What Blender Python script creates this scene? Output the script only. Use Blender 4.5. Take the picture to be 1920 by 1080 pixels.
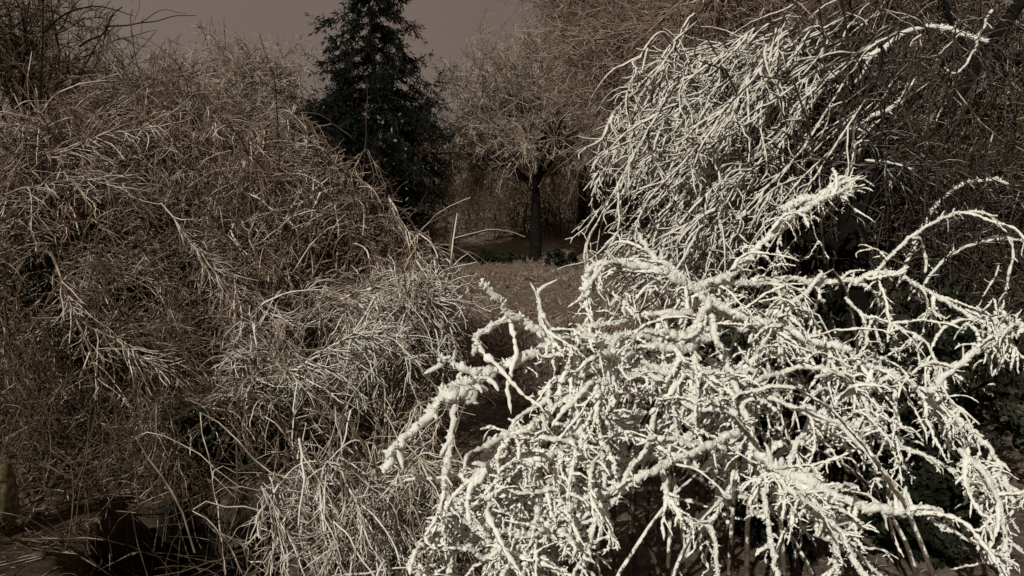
import bpy, math
import numpy as np
from math import radians as rad

# ------------------------------------------------------------------ camera, sky, sun, exposure
scn = bpy.context.scene
for o in list(bpy.data.objects):
    bpy.data.objects.remove(o)
RS = np.random.RandomState(7)
F = 1662.8            # focal length in photograph pixels (60 degree lens)
CAM_H = 1.6
PITCH = math.atan2(140.0, F)
cam_d = bpy.data.cameras.new('camera')
cam_d.sensor_width = 36
cam_d.angle = 2 * math.atan(960 / F)
cam_d.clip_end = 2000
cam = bpy.data.objects.new('camera', cam_d)
scn.collection.objects.link(cam)
cam.location = (0, 0, CAM_H)
cam.rotation_euler = (math.pi / 2 - PITCH, 0, 0)
scn.camera = cam
scn.view_settings.view_transform = 'Standard'
scn.view_settings.look = 'None'
scn.view_settings.gamma = 1
scn.view_settings.exposure = 0
scn.view_settings.use_curve_mapping = False

SUN_EL, SUN_AZ = 27.0, -24.0      # elevation; azimuth measured behind the camera (negative: from behind left)
w = bpy.data.worlds.new('World')
scn.world = w
w.use_nodes = True
nt = w.node_tree
nt.nodes.clear()
wo = nt.nodes.new('ShaderNodeOutputWorld')
sky = nt.nodes.new('ShaderNodeTexSky')
sky.sky_type = 'NISHITA'
sky.sun_disc = False
sky.sun_elevation = rad(SUN_EL)
sky.sun_rotation = rad(180 + SUN_AZ)
b1 = nt.nodes.new('ShaderNodeBackground')
b1.inputs[1].default_value = 0.003
nt.links.new(sky.outputs[0], b1.inputs[0])
# low cloud lit from below by the town: a dull mauve brown night overcast
tc = nt.nodes.new('ShaderNodeTexCoord')
ns = nt.nodes.new('ShaderNodeTexNoise')
ns.inputs['Scale'].default_value = 2.2
ns.inputs['Detail'].default_value = 5
rp = nt.nodes.new('ShaderNodeValToRGB')
rp.color_ramp.elements[0].position = 0.3
rp.color_ramp.elements[0].color = (0.132, 0.096, 0.077, 1)
rp.color_ramp.elements[1].position = 0.7
rp.color_ramp.elements[1].color = (0.158, 0.118, 0.093, 1)
b2 = nt.nodes.new('ShaderNodeBackground')
b2.inputs[1].default_value = 1.14
ad = nt.nodes.new('ShaderNodeAddShader')
nt.links.new(tc.outputs['Generated'], ns.inputs[0])
nt.links.new(ns.outputs[0], rp.inputs[0])
nt.links.new(rp.outputs[0], b2.inputs[0])
nt.links.new(b1.outputs[0], ad.inputs[0])
nt.links.new(b2.outputs[0], ad.inputs[1])
nt.links.new(ad.outputs[0], wo.inputs[0])

sd = bpy.data.lights.new('sun', 'SUN')
sd.energy = 3.35
sd.angle = rad(0.5)
sd.color = (1.0, 0.96, 0.86)
sun = bpy.data.objects.new('sun', sd)
scn.collection.objects.link(sun)
sun.rotation_euler = (rad(90 - SUN_EL), 0, rad(SUN_AZ))

# ------------------------------------------------------------------ helpers
C = scn.collection
cp, sp = math.cos(PITCH), math.sin(PITCH)


def at(px, py, d):
    """a point of the place: photograph pixel and metres ahead of the camera"""
    cx = (px - 960) / F * d
    cy = (540 - py) / F * d
    return np.array([cx, d * cp + cy * sp, CAM_H + cy * cp - d * sp])


def mesh(name, V, Q, mat, parent=None, kind=None, label=None, smooth=True):
    """V: (n,3) vertices, Q: (m,4) or (m,3) faces"""
    V = np.asarray(V, dtype=np.float32)
    Q = np.asarray(Q, dtype=np.int32)
    me = bpy.data.meshes.new(name)
    m, k = Q.shape
    if parent is not None:
        off = np.array(root_loc(parent), dtype=np.float32)
        V = V - off
    me.vertices.add(len(V))
    me.vertices.foreach_set('co', V.ravel())
    me.loops.add(m * k)
    me.loops.foreach_set('vertex_index', Q.ravel())
    me.polygons.add(m)
    me.polygons.foreach_set('loop_start', np.arange(m, dtype=np.int32) * k)
    me.polygons.foreach_set('loop_total', np.full(m, k, dtype=np.int32))
    me.update(calc_edges=True)
    me.polygons.foreach_set('use_smooth', np.full(m, smooth))
    me.materials.append(mat)
    o = bpy.data.objects.new(name, me)
    C.objects.link(o)
    if parent is not None:
        o.parent = parent
    if kind:
        o['kind'] = kind
    if label:
        o['label'] = label
    return o


def root_loc(p):
    l = np.array(p.location)
    while p.parent is not None:
        p = p.parent
        l = l + np.array(p.location)
    return l


def empty(name, label, cat, loc, group=None):
    o = bpy.data.objects.new(name, None)
    C.objects.link(o)
    o.location = [float(v) for v in loc]
    o['label'] = label
    o['category'] = cat
    if group:
        o['group'] = group
    return o


def nrm(a):
    return a / np.maximum(np.linalg.norm(a, axis=-1, keepdims=True), 1e-9)


def tubes(P, R, k=3, lump=0.0, squash=None):
    """P (N,n,3), R (N,n) -> V, Q of N tapered tubes"""
    P = np.asarray(P, float)
    N, n, _ = P.shape
    T = np.empty_like(P)
    T[:, 1:-1] = P[:, 2:] - P[:, :-2]
    T[:, 0] = P[:, 1] - P[:, 0]
    T[:, -1] = P[:, -1] - P[:, -2]
    T = nrm(T)
    ref = np.cross(T[:, 0], T[:, -1])
    ref = ref + 0.02 * np.cross(T[:, n // 2], np.array([0.31, 0.2, 0.93])) + 1e-6
    ref = nrm(ref)[:, None, :]
    U = nrm(np.cross(T, np.broadcast_to(ref, T.shape)))
    W = np.cross(T, U)
    a = np.arange(k) / k * 2 * np.pi
    ph = RS.rand(N)[:, None, None] * 6.28
    ca = np.cos(a[None, None, :] + ph)
    sa = np.sin(a[None, None, :] + ph)
    rr = np.broadcast_to(R[:, :, None], (N, n, k)).copy()
    if lump:
        rr *= 1 + lump * (RS.rand(N, n, k) - 0.5) * 2
    V = P[:, :, None, :] + rr[..., None] * (ca[..., None] * U[:, :, None, :] + sa[..., None] * W[:, :, None, :])
    base = (np.arange(N) * n * k)[:, None, None]
    i = np.arange(n - 1)[None, :, None] * k
    j = np.arange(k)[None, None, :]
    j2 = (j + 1) % k
    Q = np.stack([base + i + j, base + i + j2, base + i + k + j2, base + i + k + j], -1).reshape(-1, 4)
    return V.reshape(-1, 3), Q


def join(parts):
    Vs, Qs, o = [], [], 0
    for V, Q in parts:
        Vs.append(V)
        Qs.append(Q + o)
        o += len(V)
    return np.concatenate(Vs), np.concatenate(Qs)


def spline(pts, n):
    """smooth curve through pts, resampled to n points at even spacing"""
    p = np.array(pts, float)
    q = np.concatenate([[2 * p[0] - p[1]], p, [2 * p[-1] - p[-2]]])
    out = []
    for i in range(1, len(q) - 2):
        t = np.linspace(0, 1, 14, endpoint=False)[:, None]
        a, b, c, d = q[i - 1], q[i], q[i + 1], q[i + 2]
        out.append(0.5 * ((2 * b) + (-a + c) * t + (2 * a - 5 * b + 4 * c - d) * t ** 2 + (-a + 3 * b - 3 * c + d) * t ** 3))
    out = np.concatenate(out + [p[-1:]])
    L = np.concatenate([[0], np.cumsum(np.linalg.norm(np.diff(out, axis=0), axis=1))])
    s = np.linspace(0, L[-1], n)
    return np.stack([np.interp(s, L, out[:, i]) for i in range(3)], -1), L[-1]


def sm_noise(n, step, amp, dims=1):
    """smooth 1-d random wander"""
    m = max(3, int(n / step) + 2)
    k = RS.randn(m, dims)
    x = np.linspace(0, m - 1.001, n)
    i = x.astype(int)
    f = (x - i)[:, None]
    f = f * f * (3 - 2 * f)
    r = (k[i] * (1 - f) + k[np.minimum(i + 1, m - 1)] * f) * amp
    return r if dims > 1 else r[:, 0]


def arches(n_c, base, az0, az1, reach, H, drop, tp=(0.4, 0.6), n=14, jit=0.03, spread=0.12, ex=1.4):
    """canes that rise from a base, arch over and droop: (n_c, n, 3)"""
    t = np.linspace(0, 1, n)[None, :]
    az = RS.uniform(az0, az1, n_c)[:, None]
    R = RS.uniform(*reach, n_c)[:, None]
    h = RS.uniform(*H, n_c)[:, None]
    d = np.minimum(RS.uniform(*drop, n_c)[:, None], h - 0.1)
    p = RS.uniform(*tp, n_c)[:, None]
    r = R * t ** ex
    z = np.where(t < p, h * (1 - ((p - t) / p) ** 2), h - d * (np.maximum(t - p, 0) / (1 - p)) ** 1.8)
    turn = az + RS.uniform(-0.35, 0.35, n_c)[:, None] * t
    P = np.stack([base[0] + np.sin(turn) * r, base[1] + np.cos(turn) * r, base[2] + z], -1)
    P[:, :, :2] += (RS.randn(n_c, 1, 2) * spread) * (1 - 0.5 * t[..., None])
    nz = np.cumsum(RS.randn(n_c, n, 3), axis=1) * jit
    return P + nz * t[..., None]


def spawn(P, N, length, n=5, along=0.6, rnd=0.7, down=0.0, grav=0.1, wob=0.12, t0=0.15, t1=1.0, bias=None):
    """N twigs that leave the polylines P (M,m,3)"""
    M, m, _ = P.shape
    i = RS.randint(0, M, N)
    t = RS.uniform(t0, t1, N) * (m - 1)
    k = np.minimum(t.astype(int), m - 2)
    f = (t - k)[:, None]
    p = P[i, k] * (1 - f) + P[i, k + 1] * f
    tg = nrm(P[i, k + 1] - P[i, k])
    d = tg * along + nrm(RS.randn(N, 3)) * rnd + np.array([0, 0, -down])
    if bias is not None:
        d = d + np.array(bias)
    d = nrm(d)
    L = RS.uniform(*length, N)
    out = [p]
    for s in range(n - 1):
        p = p + d * (L / (n - 1))[:, None]
        out.append(p)
        d = nrm(d + np.array([0, 0, -grav]) + RS.randn(N, 3) * wob)
    return np.stack(out, 1)


def taper(N, n, r0, r1, var=0.3):
    a = np.linspace(1, 0, n)[None, :]
    return (r1 + (r0 - r1) * a) * (1 + (RS.rand(N, 1) - 0.5) * 2 * var)


def project(P):
    v = P - np.array([0, 0, CAM_H])
    d = v[..., 1] * cp - v[..., 2] * sp
    up = v[..., 1] * sp + v[..., 2] * cp
    d2 = np.maximum(d, 0.05)
    return 960 + v[..., 0] / d2 * F, 540 - up / d2 * F, d


def inside(x, y, poly):
    r = np.zeros(x.shape, bool)
    n = len(poly)
    for i in range(n):
        (x1, y1), (x2, y2) = poly[i], poly[(i + 1) % n]
        c = ((y1 > y) != (y2 > y)) & (x < (x2 - x1) * (y - y1) / ((y2 - y1) + 1e-9) + x1)
        r ^= c
    return r


def trim(P, poly, gaps=(), leak=0.06, gleak=0.12):
    """prune a shrub to its own outline: drop the twigs that stray outside it, thin those in its open gaps"""
    x, y, dd_ = project(P)
    j_ = 230 / np.maximum(dd_[:, :1], 2.5) ** 1.1      # ragged edge
    x = x + RS.randn(len(P), 1) * np.minimum(j_, 60) * 0.5
    y = y + RS.randn(len(P), 1) * np.minimum(j_, 60) * 0.5
    keep = np.ones(len(P), bool)
    for k in (P.shape[1] // 2, P.shape[1] - 1):
        keep &= inside(x[:, k], y[:, k], poly)
    keep |= RS.rand(len(P)) < leak
    for gx, gy, ga, gb in gaps:
        hit = np.zeros(len(P), bool)
        for k in (P.shape[1] // 2, P.shape[1] - 1):
            hit |= ((x[:, k] - gx) / ga) ** 2 + ((y[:, k] - gy) / gb) ** 2 < 1
        keep &= ~(hit & (RS.rand(len(P)) > gleak))
    return P[keep]


def limbs_to(bases, poly, n, depth, n_pts=14, ctrl=None, jit=0.03):
    """limbs that climb from one of the bases and arch over to end somewhere inside the shrub's outline"""
    P = np.array(poly, float)
    lo, hi = P.min(0), P.max(0)
    out = []
    bx = np.array([project(b_)[0] for b_ in bases])
    while len(out) < n:
        q = RS.uniform(lo, hi)
        if not inside(q[:1], q[1:], poly)[0]:
            continue
        d = depth(q[0], q[1]) + RS.uniform(-0.7, 0.7)
        tgt = at(q[0], q[1], d)
        if tgt[2] < float(terrain(tgt[0], tgt[1])) + 0.03:
            continue
        b_ = bases[int(np.argmin(np.abs(bx - q[0]) + RS.rand(len(bx)) * 260))] + RS.randn(3) * [0.18, 0.18, 0]
        if ctrl is not None:
            m = ctrl(q[0], q[1], d)
        else:
            m = b_ * 0.45 + tgt * 0.55
            m[2] = max(m[2], tgt[2]) + RS.uniform(0.02, 0.35)
        m = m + RS.randn(3) * 0.15
        c, _ = spline([b_, b_ * 0.6 + m * 0.4 + [0, 0, 0.1 * m[2]], m, tgt], n_pts)
        c = c + np.cumsum(RS.randn(n_pts, 3), axis=0) * jit * np.linspace(0, 1, n_pts)[:, None]
        out.append(c)
    return np.array(out)


# ------------------------------------------------------------------ materials
def new_mat(name):
    m = bpy.data.materials.new(name)
    m.use_nodes = True
    t = m.node_tree
    t.nodes.clear()
    o = t.nodes.new('ShaderNodeOutputMaterial')
    b = t.nodes.new('ShaderNodeBsdfPrincipled')
    b.inputs['Roughness'].default_value = 0.85
    b.inputs['Specular IOR Level'].default_value = 0.08
    t.links.new(b.outputs[0], o.inputs[0])
    return m, t, b


def noise(t, scale, detail=3, rough=0.6, obj=True):
    c = t.nodes.new('ShaderNodeTexCoord')
    n = t.nodes.new('ShaderNodeTexNoise')
    n.inputs['Scale'].default_value = scale
    n.inputs['Detail'].default_value = detail
    n.inputs['Roughness'].default_value = rough
    t.links.new(c.outputs['Object'], n.inputs[0])
    return n.outputs[0]


def ramp(t, fac, stops):
    r = t.nodes.new('ShaderNodeValToRGB')
    el = r.color_ramp.elements
    while len(el) < len(stops):
        el.new(0.5)
    for e, (p, c) in zip(el, stops):
        e.position = p
        e.color = (*c, 1)
    t.links.new(fac, r.inputs[0])
    return r.outputs[0]


def math_node(t, op, a, b):
    m = t.nodes.new('ShaderNodeMath')
    m.operation = op
    for i, v in enumerate((a, b)):
        if isinstance(v, (int, float)):
            m.inputs[i].default_value = v
        else:
            t.links.new(v, m.inputs[i])
    return m.outputs[0]


def mixc(t, fac, a, b):
    m = t.nodes.new('ShaderNodeMix')
    m.data_type = 'RGBA'
    t.links.new(fac, m.inputs['Factor'])
    for s, v in (('A', a), ('B', b)):
        i = [x for x in m.inputs if x.name == s and x.type == 'RGBA'][0]
        if isinstance(v, tuple):
            i.default_value = (*v, 1)
        else:
            t.links.new(v, i)
    return [x for x in m.outputs if x.type == 'RGBA'][0]


def bump(t, b, h, strength, dist):
    n = t.nodes.new('ShaderNodeBump')
    n.inputs['Strength'].default_value = strength
    n.inputs['Distance'].default_value = dist
    t.links.new(h, n.inputs['Height'])
    t.links.new(n.outputs[0], b.inputs['Normal'])


def plain(name, dark, light, sc, rough=0.8):
    m, t, b = new_mat(name)
    t.links.new(ramp(t, noise(t, sc, 4), [(0.35, dark), (0.65, light)]), b.inputs['Base Color'])
    b.inputs['Roughness'].default_value = rough
    return m


SNOW = (0.80, 0.80, 0.74)


def twig_mat(name, dark, light, cover, sc=9.0, snow=SNOW, patch=1.0):
    """bark below, snow lying on whatever faces up; cover 0..1 is how much of the twig the snow hides"""
    m, t, b = new_mat(name)
    bark = ramp(t, noise(t, sc * 2.3, 4), [(0.3, dark), (0.7, light)])
    g = t.nodes.new('ShaderNodeNewGeometry')
    s = t.nodes.new('ShaderNodeSeparateXYZ')
    t.links.new(g.outputs['Normal'], s.inputs[0])
    up = s.outputs[2]
    nn = noise(t, sc, 3, 0.7)
    v = math_node(t, 'ADD', math_node(t, 'MULTIPLY', up, 0.45), math_node(t, 'MULTIPLY', nn, 1.6 * patch))
    thr = 0.8 * patch + 0.55 - 1.15 * cover
    mr = t.nodes.new('ShaderNodeMapRange')
    mr.interpolation_type = 'SMOOTHSTEP'
    mr.inputs['From Min'].default_value = thr - 0.12
    mr.inputs['From Max'].default_value = thr + 0.12
    t.links.new(v, mr.inputs[0])
    t.links.new(mixc(t, mr.outputs[0], bark, snow), b.inputs['Base Color'])
    return m


def snow_mat(name, tint=(0.86, 0.87, 0.80), low=(0.72, 0.72, 0.66)):
    m, t, b = new_mat(name)
    t.links.new(ramp(t, noise(t, 30, 4), [(0.3, low), (0.6, tint)]), b.inputs['Base Color'])
    b.inputs['Roughness'].default_value = 0.7
    b.inputs['Subsurface Weight'].default_value = 0.0
    bump(t, b, noise(t, 110, 4, 0.7), 0.9, 0.008)
    return m


M_snow = snow_mat('fresh_snow')
M_near = twig_mat('near_twig', (0.05, 0.038, 0.03), (0.2, 0.155, 0.12), 0.64, 30, (0.80, 0.80, 0.73))
M_bark = twig_mat('near_bark', (0.035, 0.028, 0.022), (0.12, 0.09, 0.07), 0.3, 20)
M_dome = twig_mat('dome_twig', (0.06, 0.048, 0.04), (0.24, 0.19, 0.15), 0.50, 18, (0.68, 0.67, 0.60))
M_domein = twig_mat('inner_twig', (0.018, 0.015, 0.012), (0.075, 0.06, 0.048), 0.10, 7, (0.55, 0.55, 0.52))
M_left = twig_mat('left_twig', (0.055, 0.038, 0.028), (0.215, 0.155, 0.115), 0.16, 4, (0.54, 0.47, 0.39))  # browner bark and snow stand in for weaker light on these twigs
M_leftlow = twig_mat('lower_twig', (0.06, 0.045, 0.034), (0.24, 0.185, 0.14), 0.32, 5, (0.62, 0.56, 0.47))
M_leftdark = twig_mat('dark_twig', (0.03, 0.022, 0.014), (0.13, 0.095, 0.06), 0.05, 7, (0.5, 0.46, 0.4))  # darker twig tone with the light's falloff put into its colour
M_far = twig_mat('far_twig', (0.07, 0.052, 0.038), (0.26, 0.20, 0.145), 0.3, 3, (0.55, 0.48, 0.40))
M_farred = twig_mat('far_red_twig', (0.07, 0.048, 0.035), (0.24, 0.17, 0.125), 0.25, 3, (0.45, 0.36, 0.3))
M_trunk = plain('trunk_bark', (0.003, 0.0026, 0.0023), (0.012, 0.010, 0.008), 6, 0.95)
M_straw = twig_mat('dead_grass', (0.06, 0.043, 0.03), (0.24, 0.18, 0.12), 0.10, 5, (0.6, 0.55, 0.5))


M_needle = plain('dark_needles', (0.003, 0.005, 0.004), (0.016, 0.018, 0.013), 1.6, 0.7)
M_rustneedle = plain('brown_needles', (0.02, 0.012, 0.008), (0.07, 0.045, 0.03), 2.5)
M_fsnow = plain('grey_snow', (0.10, 0.105, 0.11), (0.28, 0.29, 0.30), 5)
M_leaf = plain('evergreen_leaf', (0.008, 0.010, 0.006), (0.035, 0.04, 0.024), 4, 0.6)
M_rust = plain('withered_leaf', (0.05, 0.028, 0.017), (0.15, 0.08, 0.05), 12)

# ------------------------------------------------------------------ terrain
DX, DY = -1.60, 4.42       # centre of the ditch


def hsh(x, y, s, seed):
    return (np.sin(x * s + seed) * np.cos(y * s * 1.13 + seed * 2.1) + 0.5 * np.sin(x * s * 2.3 + y * s * 1.7 + seed))


def terrain(x, y):
    z = 0.05 * hsh(x, y, 0.7, 1.3) + 0.02 * hsh(x, y, 2.1, 4.0) + 0.008 * hsh(x, y, 7.0, 2.0)
    z = z * np.clip((y - 0) / 3, 0.3, 1)
    z = z + 3.4 * (1 / (1 + np.exp(-(y - 41) / 2.6)))
    z = z + np.clip(y - 60, 0, 400) * 0.01
    # the ditch: a steep sided hollow on the left in front
    u = ((x - DX) * 0.90 + (y - DY) * 0.25) / 0.46
    v = (-(x - DX) * 0.25 + (y - DY) * 0.90) / 0.66
    q = u * u + v * v + 0.25 * hsh(x, y, 5, 0.4)
    z = z - 0.5 / (1 + np.exp((q - 1) * 7)) * (1 + 0.15 * hsh(x, y, 9, 0.9))
    return z


def ground():
    ys = np.concatenate([np.linspace(-12, 1.5, 20), np.linspace(1.6, 9, 190), np.linspace(9.1, 40, 170), np.linspace(40.5, 70, 50), np.linspace(75, 900, 30)])
    parts = []
    us = np.concatenate([np.linspace(-1, -0.28, 70), np.linspace(-0.275, 0.275, 300), np.linspace(0.28, 1, 70)])
    Y = np.repeat(ys[:, None], len(us), 1)
    X = us[None, :] * (14 + np.abs(Y) * 1.1)
    Z = terrain(X, Y)
    V = np.stack([X, Y, Z], -1).reshape(-1, 3)
    n, k = Y.shape
    i = np.arange(n - 1)[:, None] * k
    j = np.arange(k - 1)[None, :]
    Q = np.stack([i + j, i + j + 1, i + k + j + 1, i + k + j], -1).reshape(-1, 4)
    m, t, b = new_mat('leaf_litter_and_snow')
    n1 = noise(t, 14, 6, 0.75)
    n2 = noise(t, 1.3, 4)
    soil = ramp(t, n1, [(0.3, (0.05, 0.036, 0.028)), (0.5, (0.22, 0.17, 0.135)), (0.70, (0.42, 0.35, 0.29))])
    f = math_node(t, 'ADD', math_node(t, 'MULTIPLY', n2, 0.8), math_node(t, 'MULTIPLY', n1, 0.5))
    mr = t.nodes.new('ShaderNodeMapRange')
    mr.inputs['From Min'].default_value = 0.68
    mr.inputs['From Max'].default_value = 0.85
    t.links.new(f, mr.inputs[0])
    col = mixc(t, mr.outputs[0], soil, (0.40, 0.34, 0.28))
    # fading light at the left painted dark; dark ditch earth blackened by painted shade
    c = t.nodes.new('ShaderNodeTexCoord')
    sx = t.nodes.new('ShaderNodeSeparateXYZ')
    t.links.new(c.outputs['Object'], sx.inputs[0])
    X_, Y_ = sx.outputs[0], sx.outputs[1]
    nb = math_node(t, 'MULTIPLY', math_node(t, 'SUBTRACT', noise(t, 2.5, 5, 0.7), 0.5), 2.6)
    left_dim = math_node(t, 'ADD', math_node(t, 'ADD', math_node(t, 'MULTIPLY', X_, -1.0), -1.1), nb)
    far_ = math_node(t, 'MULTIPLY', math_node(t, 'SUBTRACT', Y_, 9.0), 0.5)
    left_dim = math_node(t, 'SUBTRACT', left_dim, math_node(t, 'MAXIMUM', far_, 0.0))
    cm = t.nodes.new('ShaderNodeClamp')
    t.links.new(left_dim, cm.inputs[0])
    col = mixc(t, cm.outputs[0], col, ramp(t, n1, [(0.35, (0.04, 0.029, 0.021)), (0.7, (0.17, 0.125, 0.09))]))  # darker soil tone imitates the light fading towards the left
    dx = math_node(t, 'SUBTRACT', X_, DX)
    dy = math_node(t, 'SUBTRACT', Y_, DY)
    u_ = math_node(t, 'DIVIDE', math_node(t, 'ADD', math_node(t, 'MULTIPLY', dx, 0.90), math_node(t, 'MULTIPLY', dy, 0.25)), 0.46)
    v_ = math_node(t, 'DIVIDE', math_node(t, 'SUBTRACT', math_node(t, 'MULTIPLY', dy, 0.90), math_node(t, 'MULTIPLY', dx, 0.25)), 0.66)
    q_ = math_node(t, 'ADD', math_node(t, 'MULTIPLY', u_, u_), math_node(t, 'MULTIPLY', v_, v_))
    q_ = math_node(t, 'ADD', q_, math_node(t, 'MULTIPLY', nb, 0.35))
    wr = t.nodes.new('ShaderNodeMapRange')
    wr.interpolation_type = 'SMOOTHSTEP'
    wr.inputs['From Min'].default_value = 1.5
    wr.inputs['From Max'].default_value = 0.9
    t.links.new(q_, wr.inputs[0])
    col = mixc(t, wr.outputs[0], col, (0.005, 0.0045, 0.004))  # shade of the hollow painted into its dark earth
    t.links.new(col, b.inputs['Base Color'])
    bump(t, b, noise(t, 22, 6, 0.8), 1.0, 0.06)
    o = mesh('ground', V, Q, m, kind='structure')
    # dark ditch earth and its painted shade are in the ground colour
    return o


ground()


# ------------------------------------------------------------------ shrubs of arching canes
def shrub(name, label, base, canes, r_cane, twig_sets, cane_mat, twig_m, group=None, cat='shrub', part='branch', k=5):
    root = empty(name, label, cat, base, group)
    for c, r in zip(canes, r_cane):
        V, Q = tubes(c[None], np.linspace(r, r * 0.3, len(c))[None], k)
        mesh(part, V, Q, cane_mat, root)
    prt = []
    for P, r0, r1 in twig_sets:
        V, Q = tubes(P, taper(len(P), P.shape[1], r0, r1), 3)
        prt.append((V, Q))
    if prt:
        V, Q = join(prt)
        mesh('twigs', V, Q, twig_m, root, kind='stuff')
    return root


def gpos(px, d):
    """on the ground, d metres ahead"""
    p = at(px, 540, d)
    return np.array([p[0], p[1], float(terrain(p[0], p[1]))])


# --- left: a continuous tangle made of several shrubs
GAP_L = [(60, 560, 50, 80), (230, 690, 60, 60), (330, 740, 60, 50), (430, 820, 50, 60), (240, 330, 40, 22), (150, 640, 40, 60), (250, 560, 50, 30),
         (620, 500, 40, 25), (600, 640, 40, 40), (530, 800, 40, 60), (690, 830, 50, 60), (750, 720, 40, 40), (620, 900, 40, 30), (470, 900, 40, 50)]
GRP = 'brown shrubs on the left'


def tangle(name, label, bases, poly, depth, n_l, n1, l1, n2, l2, n3, r, mat, fmat, cane_r, outer=25, bias=None, gaps=GAP_L, part='branch'):
    can = limbs_to(bases, poly, n_l, depth)
    cx_, cy_ = np.mean(poly, 0)
    big = [(x + outer * np.sign(x - cx_), y + outer * np.sign(y - cy_)) for x, y in poly]
    out_ = can[:, -1] - can[:, 0]
    sx_ = np.where(out_[:, 0].mean() > 0, 1, -1)
    if bias is None:
        bias = (0, 0, -0.15)
    t1 = trim(spawn(can, n1, (l1[0], l1[1] * 1.25), 11, 0.9, 0.75, 0.02, 0.10, 0.11, 0.25, 1.0, bias), big, gaps, 0.12)
    t2 = trim(spawn(t1, int(n2 * 0.85), l2, 6, 0.9, 0.65, 0.02, 0.07, 0.17), big, gaps, 0.12)
    root = shrub(name, label, bases[0], can, RS.uniform(cane_r * 0.6, cane_r, n_l), [(t1, r, r * 0.6), (t2, r * 0.72, r * 0.45)], mat, mat, GRP, part=part)
    t3 = trim(spawn(can, n3, (l1[0] * 1.2, l1[1] * 1.3), 12, 0.8, 0.6, 0.0, 0.09, 0.12, 0.3, 0.95, bias), big, gaps, 0.0)
    t4 = trim(spawn(t3, n3 * 3, (l2[0] * 0.7, l2[1] * 0.8), 4, 0.7, 0.7, 0.0, 0.05, 0.2), big, gaps, 0.0)
    V, Q = join([tubes(t3, taper(len(t3), 12, r * 1.35, r * 0.7), 4), tubes(t4, taper(len(t4), 4, r * 0.8, r * 0.5), 3)])
    mesh('frosted_twigs', V, Q, fmat, root, kind='stuff')
    return root


OUT_A = [(-120, 700), (-120, 230), (60, 210), (200, 165), (330, 150), (430, 190), (470, 300), (440, 480), (330, 640), (120, 740)]
tangle('weeping_shrub', 'huge brown shrub of dusted tangled twigs filling the upper left', [gpos(120, 9.2), gpos(300, 9.6), gpos(400, 9.0)], OUT_A,
       lambda x, y: 9.6 - (y - 150) / 600 * 2.2, 90, 2300, (0.4, 1.1), 8000, (0.12, 0.5), 330, 0.0065, M_left, M_leftlow, 0.017)
OUT_R = [(400, 620), (380, 330), (430, 210), (560, 200), (620, 300), (700, 350), (745, 400), (790, 490), (840, 560), (820, 640), (640, 720), (480, 720)]
tangle('weeping_shrub', 'pale brown shrub whose twigs slope down to the right below the dark spruce', [gpos(460, 8.6), gpos(560, 8.2), gpos(640, 7.8)], OUT_R,
       lambda x, y: 8.8 - (y - 200) / 500 * 1.8, 70, 1900, (0.3, 0.9), 6500, (0.10, 0.4), 330, 0.006, M_left, M_leftlow, 0.014, bias=(0.25, 0, -0.2))
OUT_D = [(-150, 860), (-150, 480), (150, 480), (330, 560), (460, 640), (450, 780), (250, 850), (120, 880)]
tangle('bare_shrub', 'dark sparse bare shrub at the left edge above the black hollow', [gpos(40, 6.8), gpos(240, 7.0)], OUT_D,
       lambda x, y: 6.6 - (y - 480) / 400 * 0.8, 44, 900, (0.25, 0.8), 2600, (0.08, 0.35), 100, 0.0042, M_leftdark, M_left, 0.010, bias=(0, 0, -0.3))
OUT_M = [(380, 800), (420, 640), (540, 570), (680, 520), (800, 510), (860, 560), (880, 640), (830, 760), (740, 860), (560, 900)]
tangle('low_shrub', 'frosted tangled shrub directly left of the thick white branches', [gpos(560, 5.9), gpos(660, 5.6), gpos(760, 5.6)], OUT_M,
       lambda x, y: 6.0 - (y - 520) / 400 * 0.8, 54, 1100, (0.15, 0.55), 3600, (0.05, 0.22), 420, 0.0043, M_leftlow, M_dome, 0.009, bias=(0.15, 0, -0.1))
OUT_B = [(420, 1110), (470, 980), (500, 880), (620, 860), (780, 860), (900, 940), (980, 1110)]
tangle('low_shrub', 'straggling frosted shrub at the bottom edge right of the black hollow', [gpos(560, 4.3), gpos(680, 4.2), gpos(800, 4.2)], OUT_B,
       lambda x, y: 4.4 - (y - 860) / 250 * 0.5, 44, 620, (0.10, 0.36), 1800, (0.04, 0.15), 330, 0.0038, M_leftlow, M_dome, 0.007)
OUT_C = [(120, 1000), (120, 850), (330, 770), (480, 740), (560, 820), (520, 1000), (400, 940), (250, 960)]
tangle('low_shrub', 'thin dim shrub on the slope just behind the black hollow', [gpos(330, 6.0), gpos(450, 5.8)], OUT_C,
       lambda x, y: 5.4, 26, 420, (0.12, 0.45), 1100, (0.05, 0.2), 40, 0.0036, M_leftdark, M_left, 0.007, gaps=())

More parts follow.
